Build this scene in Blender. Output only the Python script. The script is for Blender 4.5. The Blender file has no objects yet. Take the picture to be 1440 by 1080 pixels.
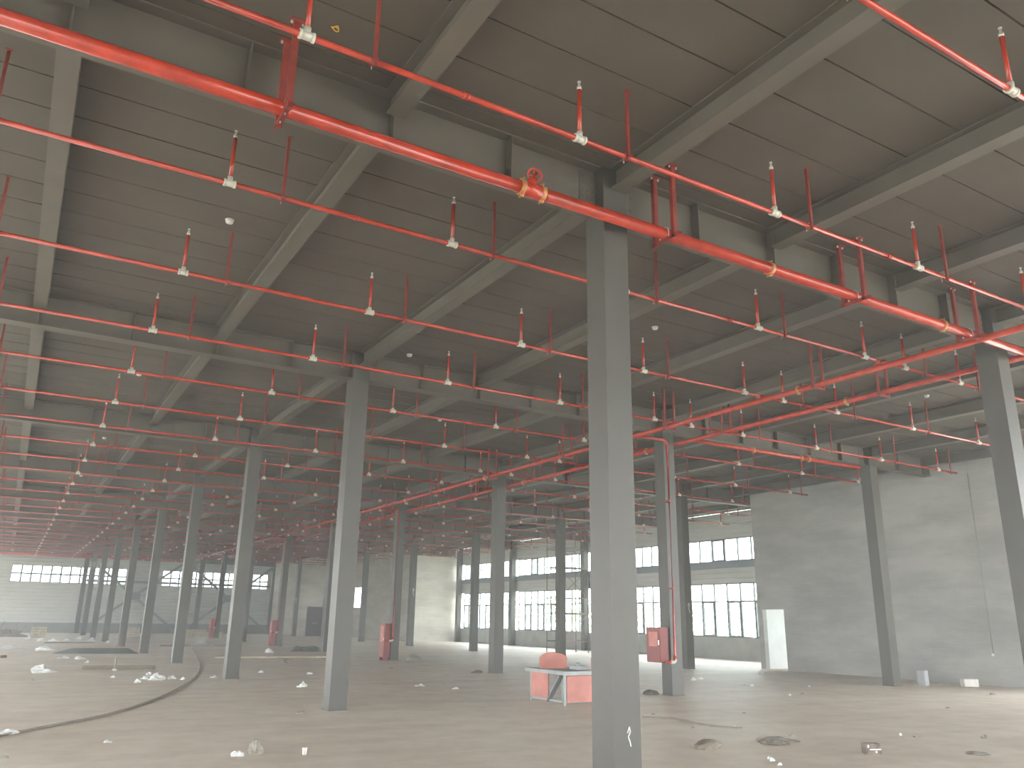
import bpy, math, random
from mathutils import Vector, Matrix
random.seed(7)
sc = bpy.context.scene
COL = sc.collection

# ------------------------------------------------------------------ camera
F_PX, YAW, PITCH, ROLL = 1132.6, 30.935, 16.341, 0.9045
CAM = Vector((-5.248, -6.686, 1.565))
_y, _p, _r = map(math.radians, (YAW, PITCH, ROLL))
FW = Vector((math.sin(_y)*math.cos(_p), math.cos(_y)*math.cos(_p), math.sin(_p)))
RT0 = Vector((math.cos(_y), -math.sin(_y), 0)); UP0 = RT0.cross(FW)
RT = math.cos(_r)*RT0 + math.sin(_r)*UP0
UP = -math.sin(_r)*RT0 + math.cos(_r)*UP0
cd = bpy.data.cameras.new('camera'); cam = bpy.data.objects.new('camera', cd); COL.objects.link(cam)
cd.sensor_width = 36; cd.lens = 36*F_PX/1440; cd.clip_end = 500; cd.clip_start = 0.05
M = Matrix.Identity(4)
for i in range(3):
    M[i][0] = RT[i]; M[i][1] = UP[i]; M[i][2] = -FW[i]; M[i][3] = CAM[i]
cam.matrix_world = M
sc.camera = cam

# ------------------------------------------------------------------ sky, exposure
w = bpy.data.worlds.new('sky'); sc.world = w; w.use_nodes = True
nt = w.node_tree; bg = nt.nodes['Background']
bg.inputs[0].default_value = (0.93, 0.97, 1.0, 1); bg.inputs[1].default_value = 12.0
sc.view_settings.view_transform = 'Standard'; sc.view_settings.look = 'None'
sc.view_settings.exposure = 0.0; sc.view_settings.gamma = 1.0; sc.view_settings.use_curve_mapping = False
sc.cycles.use_denoising = True
sc.cycles.max_bounces = 10; sc.cycles.diffuse_bounces = 6; sc.cycles.transparent_max_bounces = 24
sc.cycles.sample_clamp_indirect = 6.0

def floor_at(px, py, z=0.0):
    d = ((px-720)/F_PX)*RT - ((py-540)/F_PX)*UP + FW
    t = (z-CAM.z)/d.z
    return CAM + t*d

# ------------------------------------------------------------------ materials
def mat(name, col, rough=0.6, metal=0.0, var=0.0, scale=3.0, bump=0.0, bscale=40.0, col2=None, stretch=None, detail=6.0, spec=0.5):
    m = bpy.data.materials.new(name); m.use_nodes = True
    n = m.node_tree.nodes; l = m.node_tree.links; b = n['Principled BSDF']
    b.inputs['Roughness'].default_value = rough; b.inputs['Metallic'].default_value = metal
    b.inputs['Specular IOR Level'].default_value = spec
    b.inputs['Base Color'].default_value = (*col, 1)
    m.diffuse_color = (*col, 1)
    if var or bump or col2:
        g = n.new('ShaderNodeNewGeometry'); mp = n.new('ShaderNodeMapping')
        l.new(g.outputs['Position'], mp.inputs['Vector'])
        if stretch: mp.inputs['Scale'].default_value = stretch
    if var or col2:
        t = n.new('ShaderNodeTexNoise'); t.inputs['Scale'].default_value = scale; t.inputs['Detail'].default_value = detail
        l.new(mp.outputs[0], t.inputs['Vector'])
        r = n.new('ShaderNodeValToRGB'); l.new(t.outputs['Fac'], r.inputs[0])
        a = col2 or tuple(c*(1-var) for c in col); c2 = col if col2 else tuple(min(1, c*(1+var)) for c in col)
        r.color_ramp.elements[0].position = 0.32; r.color_ramp.elements[0].color = (*a, 1)
        r.color_ramp.elements[1].position = 0.68; r.color_ramp.elements[1].color = (*c2, 1)
        l.new(r.outputs[0], b.inputs['Base Color'])
    if bump:
        t2 = n.new('ShaderNodeTexNoise'); t2.inputs['Scale'].default_value = bscale; t2.inputs['Detail'].default_value = 4
        l.new(g.outputs['Position'], t2.inputs['Vector'])
        bp = n.new('ShaderNodeBump'); bp.inputs['Strength'].default_value = bump; bp.inputs['Distance'].default_value = 0.02
        l.new(t2.outputs['Fac'], bp.inputs['Height']); l.new(bp.outputs[0], b.inputs['Normal'])
    return m

def mat_floor():
    m = bpy.data.materials.new('dusty_concrete_floor'); m.use_nodes = True
    n = m.node_tree.nodes; l = m.node_tree.links; b = n['Principled BSDF']; b.inputs['Roughness'].default_value = 0.52
    b.inputs['Specular IOR Level'].default_value = 0.4
    g = n.new('ShaderNodeNewGeometry')
    def noise(scale, stretch, rot=0, det=6, rough=0.55):
        mp = n.new('ShaderNodeMapping'); mp.inputs['Scale'].default_value = stretch; mp.inputs['Rotation'].default_value = (0, 0, rot)
        l.new(g.outputs['Position'], mp.inputs[0])
        t = n.new('ShaderNodeTexNoise'); t.inputs['Scale'].default_value = scale; t.inputs['Detail'].default_value = det
        t.inputs['Roughness'].default_value = rough
        l.new(mp.outputs[0], t.inputs[0]); return t.outputs['Fac']
    def ramp(f, p0, c0, p1, c1):
        r = n.new('ShaderNodeValToRGB'); e = r.color_ramp.elements
        e[0].position = p0; e[0].color = (*c0, 1); e[1].position = p1; e[1].color = (*c1, 1); l.new(f, r.inputs[0]); return r.outputs[0]
    def mix(a, c, f=1.0, mode='MULTIPLY'):
        x = n.new('ShaderNodeMix'); x.data_type = 'RGBA'; x.blend_type = mode; x.inputs[0].default_value = f
        l.new(a, x.inputs[6]); l.new(c, x.inputs[7]); return x.outputs[2]
    c = ramp(noise(0.22, (1, 1, 1)), 0.35, (0.74, 0.65, 0.53), 0.65, (0.83, 0.755, 0.645))
    c = mix(c, ramp(noise(1.6, (1, 1, 1), 0.4, 8, 0.7), 0.36, (0.86, 0.85, 0.83), 0.6, (1, 1, 1)))
    c = mix(c, ramp(noise(1.0, (0.10, 1.6, 1), 0.55, 5), 0.40, (0.94, 0.935, 0.93), 0.54, (1, 1, 1)))
    c = mix(c, ramp(noise(0.5, (0.3, 1.1, 1), 0.3, 4), 0.28, (0.86, 0.85, 0.84), 0.42, (1, 1, 1)))
    c = mix(c, ramp(noise(9.0, (1, 1, 1), 0, 6, 0.8), 0.30, (0.86, 0.85, 0.84), 0.42, (1, 1, 1)))
    l.new(c, b.inputs['Base Color'])
    bp = n.new('ShaderNodeBump'); bp.inputs['Strength'].default_value = 0.25; bp.inputs['Distance'].default_value = 0.01
    l.new(noise(25, (1, 1, 1)), bp.inputs['Height']); l.new(bp.outputs[0], b.inputs['Normal'])
    m.diffuse_color = (.5, .46, .4, 1)
    return m

def mat_block(name, c_a, c_b, mortar, axis='x', bump=0.4):
    """plastered block masonry: faint courses, smears of render"""
    m = bpy.data.materials.new(name); m.use_nodes = True
    n = m.node_tree.nodes; l = m.node_tree.links; b = n['Principled BSDF']; b.inputs['Roughness'].default_value = 0.9
    b.inputs['Specular IOR Level'].default_value = 0.2
    g = n.new('ShaderNodeNewGeometry'); s = n.new('ShaderNodeSeparateXYZ'); l.new(g.outputs['Position'], s.inputs[0])
    cb = n.new('ShaderNodeCombineXYZ')
    l.new(s.outputs[1 if axis == 'x' else 0], cb.inputs[0]); l.new(s.outputs[2], cb.inputs[1])
    br = n.new('ShaderNodeTexBrick'); l.new(cb.outputs[0], br.inputs['Vector'])
    br.inputs['Scale'].default_value = 1.0; br.inputs['Brick Width'].default_value = 0.61; br.inputs['Row Height'].default_value = 0.245
    br.inputs['Mortar Size'].default_value = 0.012; br.inputs['Mortar Smooth'].default_value = 0.6
    br.inputs['Color1'].default_value = (*c_a, 1); br.inputs['Color2'].default_value = (*c_b, 1); br.inputs['Mortar'].default_value = (*mortar, 1)
    t = n.new('ShaderNodeTexNoise'); t.inputs['Scale'].default_value = 0.55; t.inputs['Detail'].default_value = 7; t.inputs['Roughness'].default_value = 0.62
    mp = n.new('ShaderNodeMapping'); mp.inputs['Scale'].default_value = (0.7, 0.7, 2.4); l.new(g.outputs['Position'], mp.inputs[0]); l.new(mp.outputs[0], t.inputs[0])
    r = n.new('ShaderNodeValToRGB'); r.color_ramp.elements[0].position = 0.36; r.color_ramp.elements[1].position = 0.64
    av = tuple((x+y)/2 for x, y in zip(c_a, c_b))
    r.color_ramp.elements[0].color = (*[x*0.70 for x in av], 1); r.color_ramp.elements[1].color = (*[min(1, x*1.14) for x in av], 1)
    l.new(t.outputs['Fac'], r.inputs[0])
    mx = n.new('ShaderNodeMix'); mx.data_type = 'RGBA'; mx.inputs[0].default_value = 0.62
    l.new(br.outputs['Color'], mx.inputs[6]); l.new(r.outputs[0], mx.inputs[7]); l.new(mx.outputs[2], b.inputs['Base Color'])
    bp = n.new('ShaderNodeBump'); bp.inputs['Strength'].default_value = bump; bp.inputs['Distance'].default_value = 0.01
    l.new(t.outputs['Fac'], bp.inputs['Height']); l.new(bp.outputs[0], b.inputs['Normal'])
    m.diffuse_color = (*av, 1)
    return m

def mat_glass():
    m = bpy.data.materials.new('window_glass'); m.use_nodes = True
    n = m.node_tree.nodes; l = m.node_tree.links
    n.remove(n['Principled BSDF'])
    tr = n.new('ShaderNodeBsdfTransparent'); tr.inputs[0].default_value = (0.93, 0.96, 0.95, 1)
    gl = n.new('ShaderNodeBsdfGlossy'); gl.inputs['Roughness'].default_value = 0.05
    mx = n.new('ShaderNodeMixShader'); mx.inputs[0].default_value = 0.06
    l.new(tr.outputs[0], mx.inputs[1]); l.new(gl.outputs[0], mx.inputs[2]); l.new(mx.outputs[0], n['Material Output'].inputs[0])
    m.diffuse_color = (.8, .9, .95, .4)
    return m

MT = dict(
 floor=mat_floor(),
 slab=mat('grey_painted_slab', (0.106, 0.088, 0.068), 0.75, var=0.10, scale=0.9, bump=0.05),
 steel=mat('grey_painted_steel', (0.126, 0.110, 0.087), 0.50, var=0.07, scale=2.0),
 colsteel=mat('grey_column_paint', (0.082, 0.077, 0.064), 0.48, var=0.06, scale=1.6),
 red=mat('red_pipe_paint', (0.45, 0.042, 0.020), 0.24, var=0.22, scale=5.0, spec=0.7),
 redstrut=mat('red_oxide_strut', (0.24, 0.036, 0.024), 0.5, var=0.2, scale=8.0),
 redcab=mat('red_cabinet_paint', (0.24, 0.055, 0.045), 0.45),
 galv=mat('galvanised_fitting', (0.62, 0.60, 0.52), 0.45, 0.15),
 chrome=mat('bright_sprinkler_metal', (0.75, 0.74, 0.70), 0.3, 0.6),
 brass=mat('worn_paint_coupling', (0.55, 0.16, 0.05), 0.4, 0.2, col2=(0.50, 0.30, 0.12), scale=30),
 white=mat('white_plastic', (0.78, 0.77, 0.72), 0.5),
 film=mat('crumpled_plastic_film', (0.74, 0.75, 0.72), 0.35, bump=0.3, bscale=12),
 plinth=mat('concrete_plinth', (0.33, 0.33, 0.30), 0.85, var=0.15, scale=1.2),
 darkplinth=mat('dark_plinth', (0.20, 0.205, 0.195), 0.85, var=0.12, scale=1.2),
 clad=mat('ribbed_metal_cladding', (0.50, 0.50, 0.46), 0.5, var=0.04, scale=1.0),
 frame=mat('dark_window_frame', (0.10, 0.115, 0.125), 0.5),
 girt=mat('grey_blue_girt', (0.20, 0.225, 0.24), 0.5),
 plaster_r=mat_block('grey_plastered_blocks', (0.375, 0.375, 0.35), (0.41, 0.41, 0.38), (0.34, 0.34, 0.315), 'x'),
 plaster_in=mat('white_room_plaster', (0.78, 0.79, 0.79), 0.85, var=0.05, scale=2.0, bump=0.1),
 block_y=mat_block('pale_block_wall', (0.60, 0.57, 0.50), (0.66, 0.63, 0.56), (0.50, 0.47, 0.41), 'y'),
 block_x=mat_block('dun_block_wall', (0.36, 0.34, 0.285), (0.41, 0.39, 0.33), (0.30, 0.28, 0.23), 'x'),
 door=mat('dark_door_leaf', (0.10, 0.092, 0.085), 0.6),
 wood=mat('weathered_timber', (0.20, 0.165, 0.12), 0.8, var=0.25, scale=5, stretch=(1, 6, 6)),
 palewood=mat('pale_timber', (0.46, 0.39, 0.27), 0.8, var=0.2, scale=5),
 cable=mat('grey_black_cable', (0.26, 0.235, 0.20), 0.8),
 dirt=mat('dry_brown_dirt', (0.24, 0.21, 0.16), 0.95, var=0.25, scale=7, bump=0.6, bscale=14),
 brickred=mat('broken_brick', (0.22, 0.175, 0.145), 0.95, var=0.3, scale=12, bump=0.5, bscale=25),
 rubble=mat('grey_rubble', (0.30, 0.275, 0.23), 0.95, var=0.35, scale=14, bump=0.6, bscale=25),
 block=mat('aerated_block', (0.42, 0.43, 0.43), 0.9, var=0.1, scale=9),
 paleblock=mat('pale_aerated_block', (0.70, 0.68, 0.62), 0.9, var=0.08, scale=9),
 tarp=mat('green_tarpaulin', (0.16, 0.19, 0.15), 0.5, var=0.3, scale=2.0),
 sack=mat('grey_sack', (0.30, 0.28, 0.235), 0.9, var=0.15, scale=5),
 benchred=mat('hazed_red_sheet', (0.50, 0.19, 0.15), 0.55, var=0.18, scale=3),  # red made paler: the look of haze is put into the colour
 benchtop=mat('dusty_steel_bench', (0.36, 0.38, 0.37), 0.6, var=0.12, scale=4),
 scaf=mat('rusty_scaffold_tube', (0.20, 0.15, 0.125), 0.6, var=0.2, scale=6),
 yellow=mat('yellow_wire', (0.75, 0.42, 0.06), 0.5),
 chalk=mat('white_chalk', (0.75, 0.75, 0.72), 0.9),
 glass=mat_glass(),
 ground=mat('pale_outdoor_ground', (0.48, 0.48, 0.42), 0.95, var=0.15, scale=0.3),
 leaf=mat('tree_leaves', (0.55, 0.62, 0.36), 0.8, var=0.35, scale=1.3),
 bark=mat('tree_bark', (0.16, 0.12, 0.09), 0.9),
)

# ------------------------------------------------------------------ mesh helpers
class MB:
    def __init__(s): s.v = []; s.f = []; s.sm = []
    def box(s, x0, x1, y0, y1, z0, z1):
        k = len(s.v)
        s.v += [(x, y, z) for z in (z0, z1) for y in (y0, y1) for x in (x0, x1)]
        for f in ((0, 2, 3, 1), (4, 5, 7, 6), (0, 1, 5, 4), (2, 6, 7, 3), (0, 4, 6, 2), (1, 3, 7, 5)):
            s.f.append(tuple(k+i for i in f)); s.sm.append(False)
        return s
    def tube(s, a, b, r, n=10, r2=None, cap=True):
        a = Vector(a); b = Vector(b); d = (b-a).normalized(); r2 = r if r2 is None else r2
        u = d.orthogonal().normalized(); v = d.cross(u); k = len(s.v)
        for c, rr in ((a, r), (b, r2)):
            for i in range(n):
                t = 2*math.pi*i/n; s.v.append(tuple(c+rr*(math.cos(t)*u+math.sin(t)*v)))
        for i in range(n):
            j = (i+1) % n; s.f.append((k+i, k+j, k+n+j, k+n+i)); s.sm.append(True)
        if cap:
            s.f.append(tuple(k+i for i in reversed(range(n)))); s.sm.append(False)
            s.f.append(tuple(k+n+i for i in range(n))); s.sm.append(False)
        return s
    def path(s, pts, r, n=8):
        P = [Vector(p) for p in pts]; k = len(s.v)
        for i, p in enumerate(P):
            d = (P[min(i+1, len(P)-1)]-P[max(i-1, 0)]).normalized()
            u = Vector((0, 0, 1)).cross(d)
            if u.length < 1e-3: u = Vector((1, 0, 0)).cross(d)
            u.normalize(); v = d.cross(u)
            for j in range(n):
                t = 2*math.pi*j/n; s.v.append(tuple(p+r*(math.cos(t)*u+math.sin(t)*v)))
        for i in range(len(P)-1):
            for j in range(n):
                q = (j+1) % n
                s.f.append((k+i*n+j, k+i*n+q, k+(i+1)*n+q, k+(i+1)*n+j)); s.sm.append(True)
        s.f.append(tuple(k+j for j in reversed(range(n)))); s.sm.append(False)
        s.f.append(tuple(k+(len(P)-1)*n+j for j in range(n))); s.sm.append(False)
        return s
    def bar(s, a, b, wx, wy):
        """rectangular bar from a to b"""
        a = Vector(a); b = Vector(b); d = (b-a).normalized()
        u = Vector((0, 1, 0)) if abs(d.y) < 0.9 else Vector((1, 0, 0))
        u = (u - d*u.dot(d)).normalized(); v = d.cross(u); k = len(s.v)
        for c in (a, b):
            for i, j in ((-1, -1), (1, -1), (1, 1), (-1, 1)):
                s.v.append(tuple(c+u*wx/2*i+v*wy/2*j))
        for f in ((3, 2, 1, 0), (4, 5, 6, 7), (0, 1, 5, 4), (1, 2, 6, 5), (2, 3, 7, 6), (3, 0, 4, 7)):
            s.f.append(tuple(k+i for i in f)); s.sm.append(False)
        return s
    def lathe(s, prof, n=14, c=(0, 0, 0)):
        k = len(s.v)
        for r, z in prof:
            for i in range(n):
                t = 2*math.pi*i/n; s.v.append((c[0]+r*math.cos(t), c[1]+r*math.sin(t), c[2]+z))
        for q in range(len(prof)-1):
            for i in range(n):
                j = (i+1) % n; s.f.append((k+q*n+i, k+q*n+j, k+(q+1)*n+j, k+(q+1)*n+i)); s.sm.append(True)
        s.f.append(tuple(k+i for i in reversed(range(n)))); s.sm.append(False)
        m = len(prof)-1
        s.f.append(tuple(k+m*n+i for i in range(n))); s.sm.append(False)
        return s
    def torus(s, c, ax, R, r, N=18, n=7):
        c = Vector(c); ax = Vector(ax).normalized(); u = ax.orthogonal().normalized(); v = ax.cross(u); k = len(s.v)
        for i in range(N):
            t = 2*math.pi*i/N; e = math.cos(t)*u+math.sin(t)*v
            for j in range(n):
                q = 2*math.pi*j/n; s.v.append(tuple(c+e*(R+r*math.cos(q))+ax*r*math.sin(q)))
        for i in range(N):
            for j in range(n):
                a, b = (i+1) % N, (j+1) % n
                s.f.append((k+i*n+j, k+a*n+j, k+a*n+b, k+i*n+b)); s.sm.append(True)
        return s
    def mesh(s, name, m):
        me = bpy.data.meshes.new(name); me.from_pydata(s.v, [], s.f); me.update()
        me.polygons.foreach_set('use_smooth', s.sm)
        me.materials.append(MT[m]); return me
    def build(s, name, m, parent=None, loc=None):
        return link(name, s.mesh(name, m), parent, loc)

def link(name, me, parent=None, loc=None):
    o = bpy.data.objects.new(name, me); COL.objects.link(o)
    if parent is not None: o.parent = parent
    if loc is not None: o.location = loc
    return o
def tag(o, label, cat, group=None):
    o['label'] = label; o['category'] = cat
    if group: o['group'] = group
    return o
def thing(name, loc, label, cat, group=None):
    return tag(link(name, None, None, loc), label, cat, group)
def struct(o, label=None, cat=None):
    o['kind'] = 'structure'
    if label: o['label'] = label
    if cat: o['category'] = cat
    return o

# ------------------------------------------------------------------ grid
LX, LY = 7.9217, 8.0
ZS = 6.62          # underside of the slab
ZG = 6.063         # girder underside
ZB = 6.335         # floor beam underside
X_BEAM = [-15.84, -13.2, -10.7, -8.2, -5.55, -2.72, 0.03, 2.70, 5.30, 7.92, 10.56, 13.20, 15.84, 18.48, 21.12]
X_L, X_R, Y_B, Y_F = -15.9, 23.3, -16.0, 72.0

# ------------------------------------------------------------------ floor, outside ground
struct(MB().box(X_L-0.2, X_R+0.2, Y_B-0.2, Y_F+0.3, -0.2, 0.0).build('floor', 'floor'), 'dusty pale concrete floor strewn with scraps', 'floor')
struct(MB().box(-90, 120, -90, 170, -0.5, -0.3).build('ground', 'ground'), 'pale ground outside the windows', 'ground')

# ------------------------------------------------------------------ ceiling of planks
ceil = struct(MB().box(X_L-0.2, X_R+0.2, Y_B-0.2, Y_F+0.2, ZS+0.06, ZS+0.25).build('ceiling', 'slab'), 'dark grey ceiling of long concrete planks', 'ceiling')
cells = []
edges = X_BEAM + [X_R]
Y0 = 0.27
for i in range(len(edges)-1):
    x0, x1 = edges[i]+0.006, edges[i+1]-0.006
    n0 = int((Y_B-Y0)//0.6)+1
    for k in range(n0, int((Y_F-Y0)//0.6)):
        y0 = Y0+k*0.6
        c = Vector(((x0+x1)/2, y0+0.3, ZS)) - CAM
        dz = c.dot(FW); px = c.dot(RT)/max(dz, .01)*F_PX+720; py = 540-c.dot(UP)/max(dz, .01)*F_PX
        vis = dz > 0.5 and -150 < px < 1590 and -150 < py < 700
        cells.append((0 if vis else 1, c.length, x0, x1, y0))
cells.sort()
pm = {}
for q, (a, d, x0, x1, y0) in enumerate(cells[:300]):
    L = round(x1-x0, 3)
    if L not in pm: pm[L] = MB().box(-L/2, L/2, -0.2915, 0.2915, 0, 0.065).mesh('ceiling_plank', 'slab')
    link('ceiling_plank', pm[L], ceil, ((x0+x1)/2, y0+0.3, ZS+random.uniform(-0.002, 0.002)))
mb = MB()
for a, d, x0, x1, y0 in cells[300:]: mb.box(x0, x1, y0+0.0085, y0+0.5915, ZS, ZS+0.065)
o = mb.build('ceiling_plank_field', 'slab', ceil); o['kind'] = 'stuff'

# ------------------------------------------------------------------ steel columns
CW = 0.333
shaft_me = MB().box(-CW/2, CW/2, -CW/2, CW/2, 0.012, ZS-0.02).mesh('shaft', 'colsteel')
base_me = MB().box(-0.182, 0.182, -0.182, 0.182, 0, 0.012).mesh('base_plate', 'colsteel')
cap_me = MB().box(-CW/2-0.012, CW/2+0.012, -CW/2-0.012, CW/2+0.012, ZG-0.01, ZG+0.012).mesh('cap_ring', 'colsteel')
def column(x, y, label, group=None, h=None):
    t = thing('steel_column', (x, y, 0), label, 'column', group)
    link('shaft', shaft_me, t); link('base_plate', base_me, t); link('cap_ring', cap_me, t)
    return t
ORD = ['nearest', 'first', 'second', 'third', 'fourth', 'fifth', 'sixth', 'seventh', 'eighth', 'ninth', 'tenth']
cols = {}
for j in range(0, 10):
    yy = 8*j if j < 9 else 71.55
    cols['A', j] = column(0, yy, 'grey square steel column behind the thick red main, right of the handwheel valve' if j == 0 else
        '%s grey steel column past the valve column, in the bare row without pipes' % ORD[j], None if j == 0 else 'columns of the bare row')
    if j == 0: lb, gr = 'grey square steel column where the thick red main crosses the twin red pipes', None
    elif j == 1: lb, gr = 'grey steel column with a red drop pipe and a short red hose cabinet', None
    elif j in (3, 5, 7): lb, gr = '%s grey column past the pipe crossing, with drop pipe and tall red cabinet' % ORD[j], 'columns with tall hose cabinets'
    else: lb, gr = '%s grey column past the pipe crossing, between the twin pipes, no cabinet' % ORD[j], 'plain columns between the twin pipes'
    cols['B', j] = column(LX, yy, lb, gr)
for j in range(1, 10):
    yy = 8*j if j < 9 else 71.55
    if j == 9 or j == 8: yy = yy - (0.3 if j == 8 else 0)
    cols['C', j] = column(2*LX, yy, 'grey steel column standing before the grey plastered wall with the doorway' if j == 1 else
        '%s grey column past the thick main, in the row nearest the tall windows' % ORD[j], None if j == 1 else 'columns of the row by the block walls')
for j in range(2, 7):
    column(23.02, 8*j if j < 6 else 47.6, '%s grey wall column past the white doorway, between the tall windows' % ORD[j-1], 'wall columns between the windows')
# chalk scribbles on two column faces
def chalk(parent, face, x, z, s=1.0):
    mb = MB()
    pts = [(0, 0), (0.05, 0.11), (0.07, 0.02), (0.02, -0.07), (0.06, -0.16), (0.08, -0.24)]
    for a, b in zip(pts, pts[1:]):
        mb.bar((x+a[0]*s, -CW/2-0.003, z+a[1]*s), (x+b[0]*s, -CW/2-0.003, z+b[1]*s), 0.004, 0.022*s)
    o = mb.build('chalk_mark', 'chalk', parent); o['label'] = 'white chalk scribble'
chalk(cols['C', 2], 'f', -0.04, 2.15); chalk(cols['C', 5], 'f', -0.05, 3.2, 1.3); chalk(cols['C', 8], 'f', -0.15, 3.0, 1.3)
chalk(cols['A', 0], 'f', 0.0, 0.55, 0.5)

# ------------------------------------------------------------------ girders across (x) and floor beams (y)
def girder_bay(i, j, x0, x1, yy):
    lbl = {-2: 'grey steel girder reaching left from the bare column row', -1: 'grey steel girder reaching left from the bare column row',
           0: 'grey steel girder between the bare column row and the piped column row',
           1: 'grey steel girder between the piped column row and the row by the block walls',
           2: 'grey steel girder running from the last column row to the outer wall'}[i]
    grp = {-2: 'girders left of the bare row', -1: 'girders left of the bare row', 0: 'girders of the middle bay', 1: 'girders of the right bay', 2: 'girders by the outer wall'}[i]
    lbl = {-1: '%s grey girder past the thick main, left of the bare row', 0: '%s grey girder past the thick main, between bare and piped rows', 1: '%s grey girder past the thick main, right of the piped row', 2: '%s grey girder past the thick main, next to the outer wall'}[i] % ORD[j]
    if j == 0: lbl = 'grey girder behind the thick main, right of the pipe crossing'
    if j == 0 and i == -1: lbl = 'grey steel girder behind the thick red main, left of the handwheel valve column'; grp = None
    if j == 0 and i == 0: lbl = 'grey girder behind the thick main, between valve column and pipe crossing'; grp = None
    a, b = x0+CW/2+0.004, x1-CW/2-0.004
    t = thing('steel_girder', (a, yy, ZG), lbl, 'girder', grp)
    L = b-a; H = ZS-ZG-0.004
    MB().box(0, L, -0.135, 0.135, 0, 0.016).build('bottom_flange', 'steel', t)
    MB().box(0, L, -0.135, 0.135, H-0.016, H).build('top_flange', 'steel', t)
    MB().box(0, L, -0.006, 0.006, 0.016, H-0.016).build('web', 'steel', t)
    xs = [x for x in X_BEAM if a+0.2 < x < b-0.2]
    allx = sorted(xs + [(p+q)/2 for p, q in zip([x0]+xs, xs+[x1])])
    me = MB().box(-0.006, 0.006, -0.128, -0.006, 0.016, H-0.016).mesh('stiffener', 'steel')
    for x in allx: link('stiffener', me, t, (x-a, 0, 0))
    if j <= 1:
        # bolted splice plates at the column end
        for xx in (0.0, L-0.22):
            p = MB().box(xx, xx+0.22, -0.016, -0.006, 0.06, H-0.06).build('splice_plate', 'steel', t)
            mb = MB()
            for u in range(3):
                for v in range(5): mb.tube((xx+0.04+u*0.07, -0.016, 0.1+v*0.085), (xx+0.04+u*0.07, -0.03, 0.1+v*0.085), 0.013, 6)
            mb.build('bolt_heads', 'steel', p)['kind'] = 'stuff'
XG = {-1: (-7.92, 0), 0: (0, LX), 1: (LX, 2*LX), 2: (2*LX, 23.02)}
for j in range(0, 10):
    yy = 8*j if j < 9 else 71.55
    for i in (-1, 0, 1, 2):
        x0, x1 = XG[i]
        if i == 2 and j >= 7: continue
        if i == 2 and j == 1: x1 = 18.78+CW/2-0.02
        if i == 2 and j == 0: continue
        girder_bay(i, j, x0, x1, yy)
beam_cache = {}
BN = ['third left of the bare row', 'second left of the bare row', 'next left of the bare row', 'along the bare row', 'next right of the bare row', 'next left of the piped row',
      'along the piped row', 'next right of the piped row', 'second right of the piped row', 'along the last column row', 'next right of the last column row', 'nearest the window wall']
def beam(x, y0, y1, lbl, grp):
    L = round(y1-y0, 3); H = ZS-ZB-0.004
    if L not in beam_cache:
        beam_cache[L] = (MB().box(-0.1, 0.1, 0, L, 0, 0.014).mesh('bottom_flange', 'steel'),
                         MB().box(-0.1, 0.1, 0, L, H-0.014, H).mesh('top_flange', 'steel'),
                         MB().box(-0.005, 0.005, 0, L, 0.014, H-0.014).mesh('web', 'steel'))
    t = thing('floor_beam', (x, y0, ZB), lbl, 'beam', grp)
    for n, me in zip(('bottom_flange', 'top_flange', 'web'), beam_cache[L]): link(n, me, t)
for x in X_BEAM[3:]:
    for j in range(-1, 9):
        if x > 16 and j > 6: continue
        if x > 18.5 and j >= 6: continue
        if x < -8 and j > 2: continue
        near = [c for c in (0, LX, 2*LX) if abs(x-c) < 0.2]
        g = CW/2+0.004 if near else 0.14
        y0, y1 = 8*j + g, 8*j+8 - g
        if j == -1: y0 = -6.9 if x > -3 else -6.9
        if j == 8: y1 = 71.55 - g
        r = BN[X_BEAM.index(x)-3]
        lb = 'grey floor beam ' + r + (', in the %s bay past the thick main' % ORD[j+1] if j >= 0 else ', on the near side of the thick main')
        gb = 'floor beams ' + r
        beam(x, y0, y1, lb, gb)

# ------------------------------------------------------------------ walls
def ribbed(mb, ax, p, u0, u1, z0, z1, sgn, pitch=0.24, depth=0.025):
    """horizontally ribbed sheet on plane ax=p, ribs towards sgn"""
    z = z0; prof = []
    while z < z1-1e-6:
        e = min(z+pitch, z1)
        prof += [(z, 0), (min(z+pitch*0.72, e), 0), (min(z+pitch*0.80, e), depth), (min(z+pitch*0.94, e), depth)]
        z = e
    prof.append((z1, 0)); k = len(mb.v)
    for z, d in prof:
        for u in (u0, u1):
            mb.v.append((p+sgn*d, u, z) if ax == 'x' else (u, p+sgn*d, z))
    for i in range(len(prof)-1):
        mb.f.append((k+2*i, k+2*i+1, k+2*i+3, k+2*i+2)); mb.sm.append(False)

# window wall on the right: plinth, low windows, band, girt, high windows, top cladding
Z_SILL, Z_W1, Z_TR, Z_BAND, Z_W2, Z_W3 = 0.95, 3.37, 2.55, 4.05, 4.36, 5.42
wr = struct(MB().box(X_R-0.05, X_R+0.2, 4.6, 48.0, 0, 0.86).build('wall_right', 'plinth'), 'low concrete plinth wall under the tall windows', 'wall')
MB().box(X_R-0.12, X_R+0.2, 4.6, 48.0, 0.86, Z_SILL).build('sill', 'plinth', wr)
for (y0, y1) in [(4.6, 15.1), (15.3, 24), (24, 32), (32, 40), (40, 48)]:
    mb = MB()
    for z0, z1 in ((Z_W1, Z_BAND+0.1), (Z_W3, ZS)):
        mb.box(X_R+0.03, X_R+0.16, y0, y1, z0, z1); ribbed(mb, 'x', X_R+0.029, y0, y1, z0, z1, -1)
    mb.build('cladding_sheet', 'clad', wr)
gt = struct(MB().box(X_R-0.1, X_R+0.028, 4.6, 48.0, Z_BAND, Z_W2).build('trim_1', 'girt'), 'grey-blue steel girt between low and high windows', 'trim')

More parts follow.
